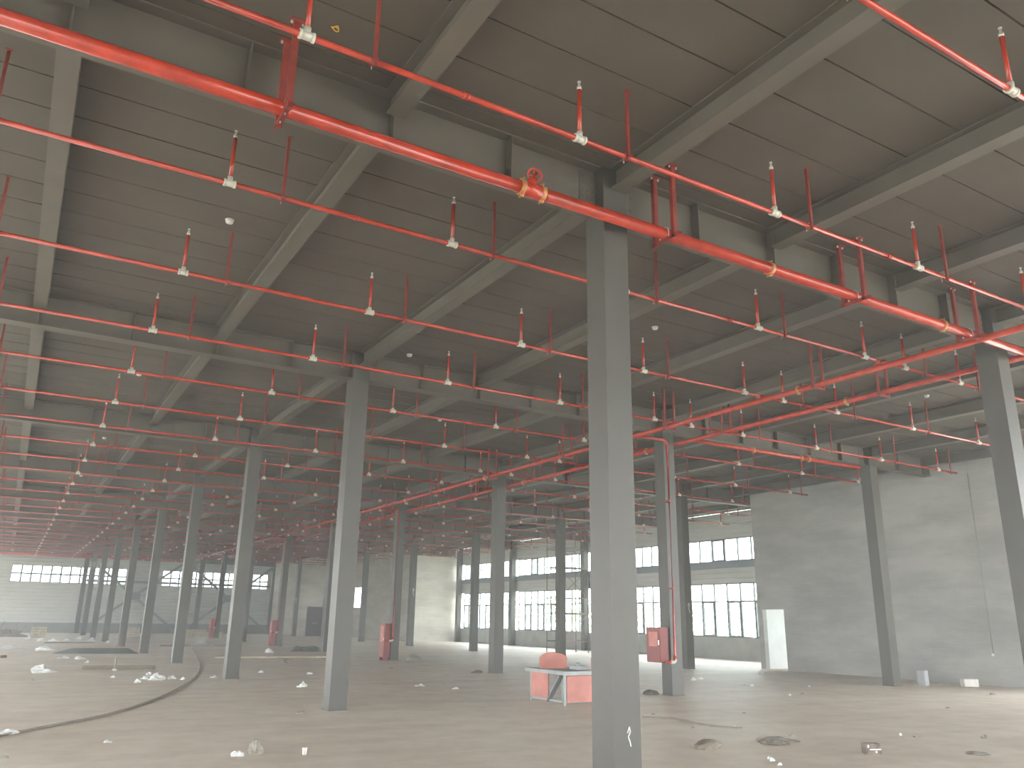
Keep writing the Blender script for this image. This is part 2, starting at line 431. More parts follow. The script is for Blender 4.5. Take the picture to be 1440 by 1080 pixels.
wn = [0]
def window(ax, p, u0, u1, z0, z1, n, trans=(), vents=(), glazed=True, mw=0.03):
    """steel-framed strip window in plane ax=p"""
    wn[0] += 1
    e = link('window_%d' % wn[0], None, None, (p, u0, z0) if ax == 'x' else (u0, p, z0)); struct(e, 'steel framed strip window, glaring white daylight behind', 'window')
    W, H = u1-u0, z1-z0; d = 0.035
    def bx(mb, a, b, c, f, dd=d):
        if ax == 'x': mb.box(-dd, dd, a, b, c, f)
        else: mb.box(a, b, -dd, dd, c, f)
        return mb
    mb = MB(); bx(mb, 0, W, 0, 0.05); bx(mb, 0, W, H-0.05, H); bx(mb, 0, 0.05, 0.05, H-0.05); bx(mb, W-0.05, W, 0.05, H-0.05)
    mb.build('frame', 'frame', e)
    me = bx(MB(), -mw, mw, 0.05, H-0.05, 0.03).mesh('mullion', 'frame')
    step = W/n
    for i in range(1, n): link('mullion', me, e, (0, i*step, 0) if ax == 'x' else (i*step, 0, 0))
    for z in trans:
        bx(MB(), 0.05, W-0.05, z-mw, z+mw, 0.032).build('transom', 'frame', e)
    for i, za, zb in vents:     # heavier opening sashes
        mb = MB(); a, b = i*step+0.02, (i+1)*step-0.02
        bx(mb, a, b, za, za+0.07, 0.05); bx(mb, a, b, zb-0.07, zb, 0.05); bx(mb, a, a+0.06, za+0.07, zb-0.07, 0.05); bx(mb, b-0.06, b, za+0.07, zb-0.07, 0.05)
        mb.build('opening_sash', 'frame', e)
    if glazed:
        pme = bx(MB(), mw, step-mw, 0.05, H-0.05, 0.003).mesh('pane', 'glass')
        for i in range(n): link('pane', pme, e, (0, i*step, 0) if ax == 'x' else (i*step, 0, 0))
    return e
for (y0, y1, n) in [(4.8, 14.9, 8), (15.5, 23.75, 10), (24.25, 31.75, 10), (32.25, 39.75, 10), (40.25, 47.35, 9)]:
    big = y0 > 15
    window('x', X_R+0.08, y0, y1, Z_SILL, Z_W1, n, (Z_TR-Z_SILL,), [(q, 0.02, Z_TR-Z_SILL) for q in ((4, 6, 8) if big else ())])
    window('x', X_R+0.08, y0, y1, Z_W2, Z_W3, n, (), [(7, 0.02, Z_W3-Z_W2-0.02)] if big else ())

# far wall: dark plinth, ribbed cladding around two ribbon windows
wf = struct(MB().box(X_L, 15.9, Y_F, Y_F+0.2, 0, 0.80).build('wall_far', 'darkplinth'), 'pale ribbed metal far wall on a dark plinth', 'wall')
WF = [(-5.35, 3.25, 12), (6.15, 15.45, 13)]; ZF0, ZF1 = 3.98, 5.33
mb = MB()
def fs(u0, u1, z0, z1):
    mb.box(u0, u1, Y_F+0.02, Y_F+0.15, z0, z1); ribbed(mb, 'y', Y_F+0.019, u0, u1, z0, z1, -1, 0.3, 0.03)
fs(X_L, 15.9, 0.8, ZF0); fs(X_L, 15.9, ZF1, ZS)
fs(X_L, WF[0][0], ZF0, ZF1); fs(WF[0][1], WF[1][0], ZF0, ZF1); fs(WF[1][1], 15.9, ZF0, ZF1)
mb.build('cladding_sheet', 'clad', wf)
for u0, u1, n in WF: window('y', Y_F+0.08, u0, u1, ZF0, ZF1, n, ((ZF1-ZF0)*0.5,), mw=0.065)
struct(MB().box(0.2, 15.6, 71.70, 71.82, 4.14, 4.34).build('trim_2', 'girt'), 'horizontal steel tube across the far ribbon windows', 'trim')
# X bracing in front of the far wall
for k, (xa, xb) in enumerate(((0, LX), (LX, 2*LX))):
    t = thing('cross_brace', ((xa+xb)/2, 71.2, 0.0), 'crossed steel braces before the far wall, ' + ('meeting the bare column row' if k == 0 else 'beside the corner block wall'), 'brace')
    h = LX/2-CW/2-0.02
    MB().bar((-h, -0.06, 0.09), (h, -0.06, 6.0), 0.1, 0.2).build('diagonal', 'girt', t)
    MB().bar((-h, 0.06, 6.0), (h, 0.06, 0.09), 0.1, 0.2).build('diagonal', 'girt', t)
    MB().box(-0.5, 0.5, -0.135, -0.115, 2.75, 3.35).build('gusset_plate', 'girt', t)

# block walls at the far right
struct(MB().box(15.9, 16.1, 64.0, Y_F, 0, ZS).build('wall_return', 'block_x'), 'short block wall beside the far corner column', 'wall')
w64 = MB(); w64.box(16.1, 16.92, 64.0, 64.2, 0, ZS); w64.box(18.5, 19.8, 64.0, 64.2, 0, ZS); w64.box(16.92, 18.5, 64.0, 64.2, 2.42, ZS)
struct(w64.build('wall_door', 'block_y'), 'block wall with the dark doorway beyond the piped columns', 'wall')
d1 = struct(link('door_1', None, None, (16.92, 64.08, 0)), 'dark closed double door in the far block wall', 'door')
for k in range(2): 
    dl = MB().box(k*0.79+0.001, k*0.79+0.788, 0, 0.05, 0.0, 2.42).build('door_leaf', 'door', d1)
    MB().box(k*0.79+(0.66 if k == 0 else 0.08), k*0.79+(0.70 if k == 0 else 0.12), -0.03, 0, 1.0, 1.12).build('handle', 'chrome', dl)
ws = MB(); ws.box(19.8, 20.0, 48.38, 58.2, 0, ZS); ws.box(19.8, 20.0, 60.9, 64.2, 0, ZS); ws.box(19.8, 20.0, 58.2, 60.9, 0, 2.4); ws.box(19.8, 20.0, 58.2, 60.9, 4.0, ZS)
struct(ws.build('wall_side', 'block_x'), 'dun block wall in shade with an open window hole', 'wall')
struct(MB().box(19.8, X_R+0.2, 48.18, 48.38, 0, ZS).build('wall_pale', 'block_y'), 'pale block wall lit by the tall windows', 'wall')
# plastered room at the right, with an open doorway
wR = MB(); XR = 18.78
wR.box(XR, XR+0.2, 4.6, 14.08, 0, ZS); wR.box(XR, XR+0.2, 15.07, 15.3, 0, ZS); wR.box(XR, XR+0.2, 14.08, 15.07, 2.09, ZS)
struct(wR.build('wall_plastered', 'plaster_r'), 'large grey plastered block wall with an open doorway', 'wall')
struct(MB().box(XR+0.2, X_R-0.05, 15.12, 15.3, 0, ZS).build('wall_room_far', 'plaster_in'), 'white plastered inner wall seen through the doorway', 'wall')
struct(MB().box(XR+0.2, X_R-0.05, 4.6, 4.8, 0, ZS).build('wall_room_near', 'plaster_in'))
# outer walls behind and left of the camera: plinth and bands, unseen openings sized to let daylight in
wl = MB()
for z0, z1 in ((0, 0.5), (4.9, ZS)): wl.box(X_L-0.2, X_L, Y_B, Y_F, z0, z1)
struct(wl.build('wall_left', 'clad'))
wb = MB()
for z0, z1 in ((0, 0.2), (5.9, ZS)): wb.box(X_L, X_R, Y_B-0.2, Y_B, z0, z1)
wb.box(X_L, -1.0, Y_B-0.2, Y_B, 0.2, 5.9)
struct(wb.build('wall_back', 'clad'))

# ------------------------------------------------------------------ red fire mains
def coupling(parent, p, ax, r, name='coupling'):
    p = Vector(p); ax = Vector(ax); mb = MB()
    if r < 0.03:
        mb.tube(p-ax*0.03, p-ax*0.012, r+0.008, 10).tube(p+ax*0.012, p+ax*0.03, r+0.008, 10).tube(p-ax*0.012, p+ax*0.012, r+0.004, 10)
        return mb.build(name, 'red', parent)
    mb.tube(p-ax*0.03, p+ax*0.03, r+0.012, 14)
    side = ax.cross(Vector((0, 0, 1))).normalized() if abs(ax.z) < 0.9 else Vector((1, 0, 0))
    for s in (-1, 1):
        c = p+Vector((0, 0, s*(r+0.022)))
        mb.tube(c-ax*0.02, c+ax*0.02, 0.016, 8)
        mb.tube(c-side*0.05, c+side*0.05, 0.010, 6)
    return mb.build(name, 'brass', parent)
YM, ZM, RM = -0.40, 5.832, 0.067
fm = thing('fire_main', (-8.0, YM, ZM), 'thick red fire main along the near girder, with a handwheel valve', 'pipe')
MB().tube((0, 0, 0), (6.76-0.0, 0, 0), RM, 18).build('pipe', 'red', fm)
MB().tube((6.80, 0, 0), (20.6, 0, 0), RM, 18).build('pipe', 'red', fm)
for x in (-6.6, 2.25, 5.9, 10.4): coupling(fm, (x+8, 0, 0), (1, 0, 0), RM)
gx = -1.28+8
gv = MB().tube((gx-0.10, 0, 0), (gx+0.10, 0, 0), RM+0.012, 16).tube((gx, 0, 0), (gx, -0.02, 0.13), 0.045, 12).build('gate_valve', 'red', fm)
for s in (-1, 1): coupling(gv, (gx+s*0.12, 0, 0), (1, 0, 0), RM, 'valve_coupling')
sd = Vector((0.50, 0.22, 0.84)).normalized(); s0 = Vector((gx-0.02, -0.02, 0.09)); s1 = s0+sd*0.13
MB().tube(s0-sd*0.03, s1+sd*0.03, 0.018, 10).tube(s0, s0+sd*0.05, 0.04, 12, 0.028).build('valve_stem', 'red', gv)
hw = MB().torus(s1, sd, 0.075, 0.013, 22, 8)
u = sd.orthogonal().normalized(); v = sd.cross(u)
for a in range(4):
    e = math.cos(a*math.pi/2)*u+math.sin(a*math.pi/2)*v; hw.tube(s1, s1+e*0.07, 0.008, 6)
hw.build('handwheel', 'red', gv)

def trapeze(x, label):
    t = thing('pipe_trapeze', (x, YM, ZM), label, 'pipe support', None)
    zt = ZS-ZM-0.001; zb = -0.115
    for y in (-0.185, 0.125):
        p = MB().box(-0.028, 0.028, y-0.004, y+0.004, zb, zt-0.006).box(-0.028, -0.020, y, y+0.045, zb, zt-0.006).build('post', 'redstrut', t)
        pl = MB().box(-0.07, 0.07, y-0.05, y+0.05, zt-0.006, zt).build('top_plate', 'redstrut', p)
        mb = MB()
        for sx in (-0.05, 0.05): mb.tube((sx, y, zt-0.006), (sx, y, zt-0.03), 0.012, 6)
        mb.build('anchor_bolts', 'chrome', p)['kind'] = 'stuff'
    ch = MB().box(-0.028, 0.028, -0.26, 0.19, RM*-1-0.012, -RM-0.003).box(-0.028, -0.02, -0.26, 0.19, -RM-0.052, -RM-0.012).build('cross_angle', 'redstrut', t)
    ub = MB()
    pts = [(0, math.cos(a)*(RM+0.007), math.sin(a)*(RM+0.007)) for a in [math.pi*k/10 for k in range(11)]]
    pts = [(0, RM+0.007, -RM-0.03)] + pts + [(0, -RM-0.007, -RM-0.03)]
    ub.path(pts, 0.007, 6).build('u_bolt', 'chrome', ch)
for x, l in ((-7.6, 'red angle trapeze left of the long unbroken stretch of the thick main'), (-3.86, 'red angle trapeze on the thick main, halfway left of the valve'), (0.52, 'red angle trapeze on the thick main, just right of the valve column'),
             (3.87, 'red angle trapeze on the thick main, midway between valve column and pipe crossing'), (6.55, 'red angle trapeze on the thick main, at the pipe crossing')):
    trapeze(x, l)

RT_ = 0.050; ZT = 5.785; XM1, XM2 = 6.82, 8.22
def y_main(x, y0, y1, label):
    t = thing('twin_main', (x, y0, ZT), label, 'pipe')
    MB().tube((0, 0, 0), (0, y1-y0, 0), RT_, 14).build('pipe', 'red', t)
    y = 3.0
    while y < y1:
        coupling(t, (0, y-y0, 0), (0, 1, 0), RT_); y += 6.0
    k = 0; y = 2.55 if x < 7.5 else 2.2
    pe = MB().box(-0.02, 0.02, -0.02, 0.02, -0.09, ZS-ZT-0.001).mesh('hanger_post', 'redstrut')
    ce = MB().box(-0.16, 0.16, -0.02, 0.02, -RT_-0.04, -RT_-0.002).mesh('hanger_cross', 'redstrut')
    while y < y1:
        for s in (-0.14, 0.14): link('hanger_post', pe, t, (s, y-y0, 0))
        link('hanger_cross', ce, t, (0, y-y0, 0)); y += 4.0
    return t
m1 = y_main(XM1, -6.0, 63.4, 'red pipe of the twin pair, on the side of the bare column row')
m2 = y_main(XM2, -6.0, 60.0, 'red pipe of the twin pair, on the side of the tall windows')
t = thing('cross_main', (XM2+0.06, 7.40, 5.81), 'short red main under the girder toward the plastered wall', 'pipe')
MB().tube((0, 0, 0), (6.3, 0, 0), 0.048, 14).build('pipe', 'red', t)
for x in (2.1, 3.9, 4.2): coupling(t, (x, 0, 0), (1, 0, 0), 0.048)
MB().tube((4.05, -0.02, 0.04), (4.05, -0.06, 0.16), 0.02, 8).torus((4.05, -0.06, 0.16), (0, -.3, 1), 0.06, 0.01, 14, 6).build('valve_wheel', 'red', t)
t = thing('end_main', (-7.9, 64.0, 5.75), 'red main crossing the hall before the far wall', 'pipe')
MB().tube((0, 0, 0), (14.66, 0, 0), 0.05, 12).build('pipe', 'red', t)
coupling(t, (4, 0, 0), (1, 0, 0), 0.05); coupling(t, (10, 0, 0), (1, 0, 0), 0.05)

# ------------------------------------------------------------------ sprinkler branch pipes
ZP, RP, ZH = 5.905, 0.026, 6.47
riser_me = MB().tube((0, 0, 0.03), (0, 0, ZH-ZP-0.0), 0.0205, 10).mesh('riser', 'red')
tee_me = MB().tube((-0.055, 0, 0), (0.055, 0, 0), 0.036, 12).tube((0, 0, 0), (0, 0, 0.075), 0.029, 12).tube((-0.062, 0, 0), (-0.04, 0, 0), 0.041, 12).tube((0.04, 0, 0), (0.062, 0, 0), 0.041, 12).mesh('tee', 'galv')
hm = MB().lathe([(0.022, -0.045), (0.022, -0.012), (0.014, -0.01), (0.011, 0.008), (0.013, 0.014)], 10)
hm.tube((-0.013, 0, 0.008), (-0.004, 0, 0.042), 0.003, 5).tube((0.013, 0, 0.008), (0.004, 0, 0.042), 0.003, 5).tube((0, 0, 0.04), (0, 0, 0.047), 0.017, 12)
head_me = hm.mesh('sprinkler_head', 'chrome')
hng = MB().box(-0.015, 0.015, -0.052, -0.046, -0.075, ZS-ZP-0.001).box(-0.015, -0.010, -0.052, -0.025, -0.075, ZS-ZP-0.001)
hng.box(-0.015, 0.015, -0.10, 0.05, -RP-0.008, -RP-0.002).box(-0.028, 0.034, -0.075, -0.025, ZS-ZP-0.006, ZS-ZP-0.001)
hng_me = hng.mesh('hanger', 'redstrut')
ub_me = MB().path([(0, RP+0.006, -RP-0.03)]+[(0, math.cos(a)*(RP+0.006), math.sin(a)*(RP+0.006)) for a in [math.pi*k/8 for k in range(9)]]+[(0, -RP-0.006, -RP-0.03)], 0.005, 5).mesh('u_bolt', 'galv')
sp_me = MB().tube((0, 0, -0.07), (0, 0, 0), 0.028, 10).mesh('outlet', 'red')
def branch(y, xa, xb, heads, label, grp, dz=0.0, outlets=()):
    t = thing('sprinkler_pipe', (xa, y, ZP+dz), label, 'sprinkler pipe', grp)
    pipe_key = round(xb-xa, 3)
    if pipe_key not in branch.cache: branch.cache[pipe_key] = MB().tube((0, 0, 0), (xb-xa, 0, 0), RP, 10).mesh('pipe', 'red')
    link('pipe', branch.cache[pipe_key], t)
    for i, x in enumerate(heads):
        r = link('riser', riser_me, t, (x-xa, 0, 0))
        link('tee', tee_me, r); link('sprinkler_head', head_me, r, (0, 0, ZH-ZP+0.02))
        if x+0.55 < xb-0.15:
            h = link('hanger', hng_me, t, (x-xa+0.55, 0, 0)); link('u_bolt', ub_me, h)
    if y < 20:
        for x in (-2.55, 3.3, 12.0):
            if xa < x < xb: coupling(t, (x-xa, 0, 0), (1, 0, 0), RP)
    for x in outlets: link('outlet', sp_me, t, (x-xa, 0, 0))
branch.cache = {}
HL = [-6.6, -3.95, -1.34, 1.30, 3.90, 6.45]; HR = [7.55, 9.2, 11.85, 14.5, 17.1]
Ys = [-3.86, -1.33] + [8*m+o for m in range(9) for o in (1.29, 3.97, 6.63) if 8*m+o < 69]
OR2 = [ORD[0]]+ORD[1:]+['eleventh', 'twelfth', 'thirteenth', 'fourteenth', 'fifteenth', 'sixteenth', 'seventeenth', 'eighteenth', 'nineteenth'] + ['twenty-'+o for o in ORD[0:1]+ORD[1:8]]
OR2[20] = 'twentieth'
for y in Ys:
    k = Ys.index(y)
    if y < 0: lb, g = 'thin red sprinkler pipe on the near side of the thick main, %s from it' % ('first' if k else 'second'), 'sprinkler pipes near the thick main'
    else: lb, g = '%s thin red sprinkler pipe past the thick main, left of the twin pipes' % OR2[k-1], 'sprinkler pipes left of the twin pipes'
    branch(y, -8.0, XM1, HL, lb, g, 0, (XM1-0.04,))
    if y < 0: hr = [HR[0], 9.2]; xb = 12.0
    else: hr = HR; xb = 18.0
    if y > 47: xb = 19.2
    if y > 63: continue
    lb, g = ('%s thin sprinkler pipe past the thick main, right of the twin pipes' % OR2[k-1], 'sprinkler pipes right of the twin pipes') if y > 0 else ('%s thin sprinkler pipe before the thick main, right of the pipe crossing' % ('first' if k else 'second'), 'sprinkler pipes right of the crossing')
    branch(y, XM1+0.07, xb, hr, lb, g)
# right of the last column row, by the tall windows
WY = [8*m+o for m in range(2, 6) for o in (1.29, 3.97, 6.63)]
for y in WY:
    branch(y, 18.06, 22.4, [19.6, 21.9], '%s short sprinkler pipe past the white doorway, close to the tall windows' % OR2[WY.index(y)+1], 'sprinkler pipe ends by the windows')

# ------------------------------------------------------------------ drop pipes and hose cabinets on the piped columns
for j in (1, 3, 5, 7):
    y = 8*j-CW/2-0.135; x = LX-0.17
    t = thing('drop_pipe', (x, y, 0.72), 'red drop pipe down the column to the %s hose cabinet' % ('short' if j == 1 else {3: 'first tall', 5: 'second tall', 7: 'third tall'}[j]), 'pipe', None if j == 1 else 'drop pipes to tall cabinets')
    top = ZT-0.72
    MB().path([(-(x-XM1)+RT_, 0, top), (-0.12, 0, top), (-0.06, 0, top-0.02), (0, 0, top-0.09), (0, 0, 0.09), (-0.02, 0, 0.03), (-0.07, 0, 0), (-0.27, 0, 0)], 0.033, 12).build('pipe', 'red', t)
    for z in (1.6, 3.6): coupling(t, (0, 0, z), (0, 0, 1), 0.033) if False else MB().box(-0.05, 0.05, -0.04, 0.118, z-0.02, z+0.02).build('pipe_clamp', 'redstrut', t)
    MB().tube((0, 0, top-0.16), (0, 0, top-0.10), 0.045, 12).tube((0, 0, 0.09), (0, 0, 0.14), 0.045, 12).build('collar', 'red', t)
    MB().path([(0, 0, 0.1), (0, 0, 0.05), (-0.02, 0, 0.02), (-0.05, 0, 0.0), (-0.14, 0, 0)], 0.040, 12).build('elbow', 'galv', t)
    z0, h = (0.70, 0.76) if j == 1 else (0.12, 1.25)
    cx = LX-CW/2-0.02
    c = thing('hose_cabinet', (cx-0.16, 8*j-0.0, z0), 'short red hose cabinet hung on the column with the drop pipe' if j == 1 else '%s tall red hose cabinet past the short one' % {3: 'first', 5: 'second', 7: 'third', 1: ''}[j], 'cabinet', None if j == 1 else 'tall red hose cabinets')
    MB().box(-0.09, 0.155, -0.12, 0.34, 0, h).build('body', 'redcab', c)
    dr = MB().box(-0.108, -0.092, -0.11, 0.33, 0.02, h-0.02).build('door', 'redcab', c)
    MB().box(-0.116, -0.108, -0.05, 0.25, h*0.45, h-0.1).build('door_panel', 'benchred', dr)
    MB().box(-0.125, -0.108, -0.10, -0.08, h*0.5, h*0.5+0.1).build('handle', 'chrome', dr)
    if j != 1: [MB().box(-0.08, 0.1, q, q+0.04, -0.12, 0).build('leg', 'redcab', c) for q in (-0.1, 0.27)]

# ------------------------------------------------------------------ ceiling devices
for (x, y, l) in ((-3.52, 3.57, 'white round smoke detector in the first bay, left of the bare column row'), (3.85, 3.57, 'white round smoke detector in the first bay, right of the bare column row'),
                  (3.75, 12.0, 'white round smoke detector in the second bay, right of the bare row'), (-3.57, 12.0, 'white round smoke detector in the second bay, left of the bare row'),
                  (0.83, 7.45, 'white round smoke detector close to a bare row column head'), (-3.54, 19.8, 'white round smoke detector in the third bay, left of the bare row'),
                  (-3.6, 27.9, 'white round smoke detector in the fourth bay, left of the bare row'), (11.9, 3.57, 'white round smoke detector right of the twin pipes')):
    t = thing('smoke_detector', (x, y, ZS-0.003), l, 'smoke detector')
    MB().lathe([(0.055, -0.012), (0.06, 0.0)], 18).build('base', 'white', t)
    MB().lathe([(0.02, -0.05), (0.044, -0.045), (0.05, -0.03), (0.05, -0.012)], 18).build('sensor_cap', 'white', t)
wp = floor_at(472, 37, ZS)
pts = [(0.03*math.cos(a)*(1+0.3*math.sin(3*a)), 0.03*math.sin(a), -0.02-0.012*math.sin(2*a)) for a in [k*0.5 for k in range(14)]]
tag(MB().path([(0, 0, -0.004)]+pts, 0.005, 6).build('wire_loop', 'yellow', None, (wp.x, wp.y, ZS)), 'small loop of yellow wire hanging from the ceiling', 'wire')
t = thing('wall_conduit', (XR-0.012, 6.75, 0.80), 'thin grey conduit with a white end box, on the grey plastered wall', 'conduit')
MB().tube((0, 0, 0.06), (0, 0, 5.2), 0.010, 8).build('conduit', 'plinth', t)
MB().box(-0.03, 0.01, -0.035, 0.035, 0, 0.07).build('end_box', 'white', t)

# ------------------------------------------------------------------ site bench, scaffold
b = thing('site_bench', (4.62, 7.55, 0), 'low steel bench with haze-paled red side sheets and a red hood', 'bench')
for sx, sy in ((-0.4, -0.6), (0.36, -0.6), (-0.4, 0.6), (0.36, 0.6)): MB().box(sx-0.02, sx+0.02, sy-0.02, sy+0.02, 0, 0.56).build('leg', 'benchtop', b)
MB().box(-0.48, 0.48, -0.72, 0.72, 0.56, 0.63).build('bench_top', 'benchtop', b)
MB().box(-0.36, 0.32, -0.618, -0.60, 0.06, 0.54).build('front_sheet', 'benchred', b)
MB().box(-0.418, -0.40, -0.05, 0.58, 0.08, 0.56).build('side_sheet', 'benchred', b)
MB().bar((-0.41, -0.05, 0.05), (-0.41, -0.5, 0.55), 0.03, 0.10).build('diagonal_strut', 'girt', b)
MB().box(-0.42, 0.38, -0.60, -0.56, 0.05, 0.09).box(-0.42, -0.38, -0.6, 0.6, 0.05, 0.09).build('lower_rail', 'benchtop', b)
hd = MB(); prof = [(-0.17, 0.0), (-0.17, 0.2)]+[(0.17*math.cos(a)*-1, 0.2+0.11*math.sin(a)) for a in [math.pi*k/10 for k in range(1, 10)]]+[(0.17, 0.2), (0.17, 0.0)]
k0 = len(prof)
for yy in (-0.03, 0.03): hd.v += [(p*1.35+yy*1.5, p*-0.92+yy*2.0, 0.63+z) for p, z in prof]
hd.f.append(tuple(reversed(range(k0)))); hd.f.append(tuple(range(k0, 2*k0))); hd.sm += [False, False]
for i in range(k0): hd.f.append((i, (i+1) % k0, k0+(i+1) % k0, k0+i)); hd.sm.append(False)
o = hd.build('hood', 'benchred', b); o.location = (-0.05, 0.32, 0)
MB().box(0.38, 0.42, -0.60, -0.40, 0.63, 0.86).build('end_guard', 'benchred', b)
MB().box(0.1, 0.35, -0.3, -0.05, 0.63, 0.70).tube((0.22, -0.18, 0.70), (0.22, -0.18, 0.76), 0.05, 10).build('motor', 'benchtop', b)

s = thing('scaffold_tower', (19.85, 29.2, 0), 'tall rusty tube scaffold tower before the window wall', 'scaffold')
SX, SY, SH = 0.92, 0.55, 6.0
for sx in (-SX, SX):
    for sy in (-SY, SY): MB().tube((sx, sy, 0), (sx, sy, SH), 0.026, 8).build('standard', 'scaf', s)
for z in (0.55, 1.9, 2.7, 4.2, 5.2):
    for sy in (-SY, SY): MB().tube((-SX, sy, z), (SX, sy, z), 0.02, 6).build('ledger', 'scaf', s)
    for sx in (-SX, SX): MB().tube((sx, -SY, z+0.05), (sx, SY, z+0.05), 0.02, 6).build('transom', 'scaf', s)
for z0, z1 in ((0.55, 1.9), (2.7, 4.2), (4.2, 5.2)):
    MB().tube((-SX, -SY-0.03, z0), (SX, -SY-0.03, z1), 0.014, 6).build('brace', 'scaf', s)
    MB().tube((SX, -SY-0.05, z0), (-SX, -SY-0.05, z1), 0.014, 6).build('brace', 'scaf', s)
for z in (1.93, 4.23):
    for k in range(4): MB().box(-SX, SX, -0.5+k*0.25, -0.5+k*0.25+0.23, z, z+0.05).build('deck_plank', 'wood', s)

# ------------------------------------------------------------------ things lying on the floor
def lump_mesh(name, m, sx, sy, sz, seed, rough=0.25, n=14, h=7):
    rnd = random.Random(seed); mb = MB(); ph = [rnd.uniform(0, 6.28) for _ in range(8)]
    rings = []
    for i in range(h):
        t = i/(h-1)*math.pi/2; ring = []
        for j in range(n):
            a = 2*math.pi*j/n
            k = 1+rough*(math.sin(2*a+ph[0])*0.5+math.sin(3*a+ph[1]+3*t)*0.45+math.sin(5*a+ph[2]+5*t)*0.35)+rnd.uniform(-rough, rough)*0.35
            zz = sz*0.65*math.sin(t)*(1+rough*(math.sin(a+ph[3])*1.1+math.sin(2*a+ph[4])*0.7+rnd.uniform(-.3, .3)))
            ct = max(0.0, math.cos(t))**0.55 if i < h-1 else 0.12
            mb.v.append((sx*ct*math.cos(a)*k, sy*ct*math.sin(a)*k, max(0.0, zz)))
    for i in range(h-1):
        for j in range(n):
            q = (j+1) % n; mb.f.append((i*n+j, i*n+q, (i+1)*n+q, (i+1)*n+j)); mb.sm.append(False)
    mb.f.append(tuple(reversed(range(n)))); mb.sm.append(False)
    mb.f.append(tuple((h-1)*n+j for j in range(n))); mb.sm.append(False)
    return mb.mesh(name, m)
def lump(name, m, px, py, wpx, hpx, label, cat, seed, group=None, rough=0.25, depth=0.7):
    p = floor_at(px, py); d = (p-CAM).dot(FW); k = d/F_PX
    return tag(link(name, lump_mesh(name, m, wpx*k/2, wpx*k/2*depth, max(0.012, hpx*k*1.05), seed, rough), None, (p.x, p.y, 0)), label, cat, group)
FG = 'white plastic film scraps among the bare row columns'
FL = 'scrap of white crumpled plastic film lying left of the bare column row'
for q, (px, py, ww, hh) in enumerate([(222, 956, 22, 9), (206, 955, 12, 5), (241, 955, 11, 5), (193, 960, 9, 5), (209, 949, 8, 4), (256, 956, 6, 4), (112, 927, 15, 4), (122, 932, 6, 3), (88, 926, 14, 3), (158, 953, 6, 3)]):
    lump('plastic_film', 'film', px, py, ww, hh, FL, 'plastic scrap', 20+q, FG, 0.4)
lump('plastic_film', 'film', 60, 946, 26, 9, 'crumpled white plastic heap with a dark underside, beside the long cable', 'plastic scrap', 41, None, 0.45)
lump('plastic_film', 'film', 10, 1032, 28, 7, 'white plastic film lump lying right beside the long cable', 'plastic scrap', 42, None, 0.4)
lump('plastic_film', 'film', 425, 966, 15, 6, 'white plastic tuft beside the base of a bare row column', 'plastic scrap', 43, None, 0.45)
lump('plastic_film', 'film', 590, 965, 13, 3, 'thin white scrap on open floor right of the bare row', 'plastic scrap', 44, None, 0.4)
lump('plastic_film', 'film', 640, 969, 9, 3, 'smaller white scrap on open floor beside a thin white scrap', 'plastic scrap', 45, None, 0.4)
lump('white_bag', 'film', 379, 918, 13, 7, 'small white bag at the foot of a tall cabinet column', 'bag', 46, None, 0.2)
for q, (px, py, ww, hh) in enumerate([(152, 1044, 10, 3), (300, 953, 9, 3), (366, 946, 8, 3), (435, 948, 8, 3)]):
    lump('paper_scrap', 'film', px, py, ww, hh, 'tiny pale scrap on the bare floor', 'scrap', 60+q, 'tiny pale scraps', 0.35)
for q, (px, py, ww, hh) in enumerate([(1086, 1070, 8, 5), (1096, 1076, 7, 4), (1082, 1067, 7, 3), (1033, 1023, 4, 3), (1138, 966, 4, 2), (1071, 948, 9, 5), (1110, 978, 6, 3), (1056, 965, 9, 3), (1045, 964, 8, 2), (975, 957, 12, 4), (985, 955, 8, 3), (1266, 1034, 6, 3)]):
    lump('paper_scrap', 'film', px, py, ww, hh, 'tiny pale scrap on the streaked floor toward the plastered wall', 'scrap', 80+q, 'tiny pale scraps by the plastered wall', 0.35)
lump('plastic_film', 'film', 18, 912, 34, 4, 'wide pale film sheet far beyond the cable', 'plastic scrap', 101, None, 0.4)
lump('plastic_film', 'film', 66, 915, 24, 6, 'pale crumpled film against the green tarpaulin', 'plastic scrap', 102, None, 0.4)
for q, (px, py, ww, hh) in enumerate([(40, 899, 9, 3), (57, 902, 10, 5), (76, 902, 12, 4), (95, 902, 11, 4), (110, 899, 8, 4), (128, 901, 10, 4), (152, 904, 7, 3), (200, 905, 8, 3), (280, 905, 9, 4), (330, 906, 10, 3)]):
    lump('plastic_film', 'film', px, py, ww, hh, 'pale film litter near the foot of the far wall', 'plastic scrap', 110+q, 'film litter by the far wall', 0.4)
# green tarp, dark sheets
def sheet(name, m, quad, label, cat, z=0.03):
    P = [floor_at(*q) for q in quad]; c = sum(P, Vector())/4; mb = MB(); n = 10; rnd = random.Random(len(label))
    for i in range(n+1):
        for j in range(n+1):
            u, v = i/n, j/n
            p = P[0].lerp(P[1], u).lerp(P[3].lerp(P[2], u), v)-c
            e = 0 if i in (0, n) or j in (0, n) else rnd.uniform(0.2, 1)*z
            mb.v.append((p.x+rnd.uniform(-.03, .03), p.y+rnd.uniform(-.05, .05), 0.004+e))
    for i in range(n):
        for j in range(n):
            a = i*(n+1)+j; mb.f.append((a, a+n+1, a+n+2, a+1)); mb.sm.append(False)
    return tag(mb.build(name, m, None, (c.x, c.y, 0)), label, cat)
sheet('tarpaulin', 'tarp', [(72, 919.5), (196, 919.5), (180, 911.5), (100, 911.5)], 'green tarpaulin spread flat on the floor beyond the timber beam', 'tarpaulin')
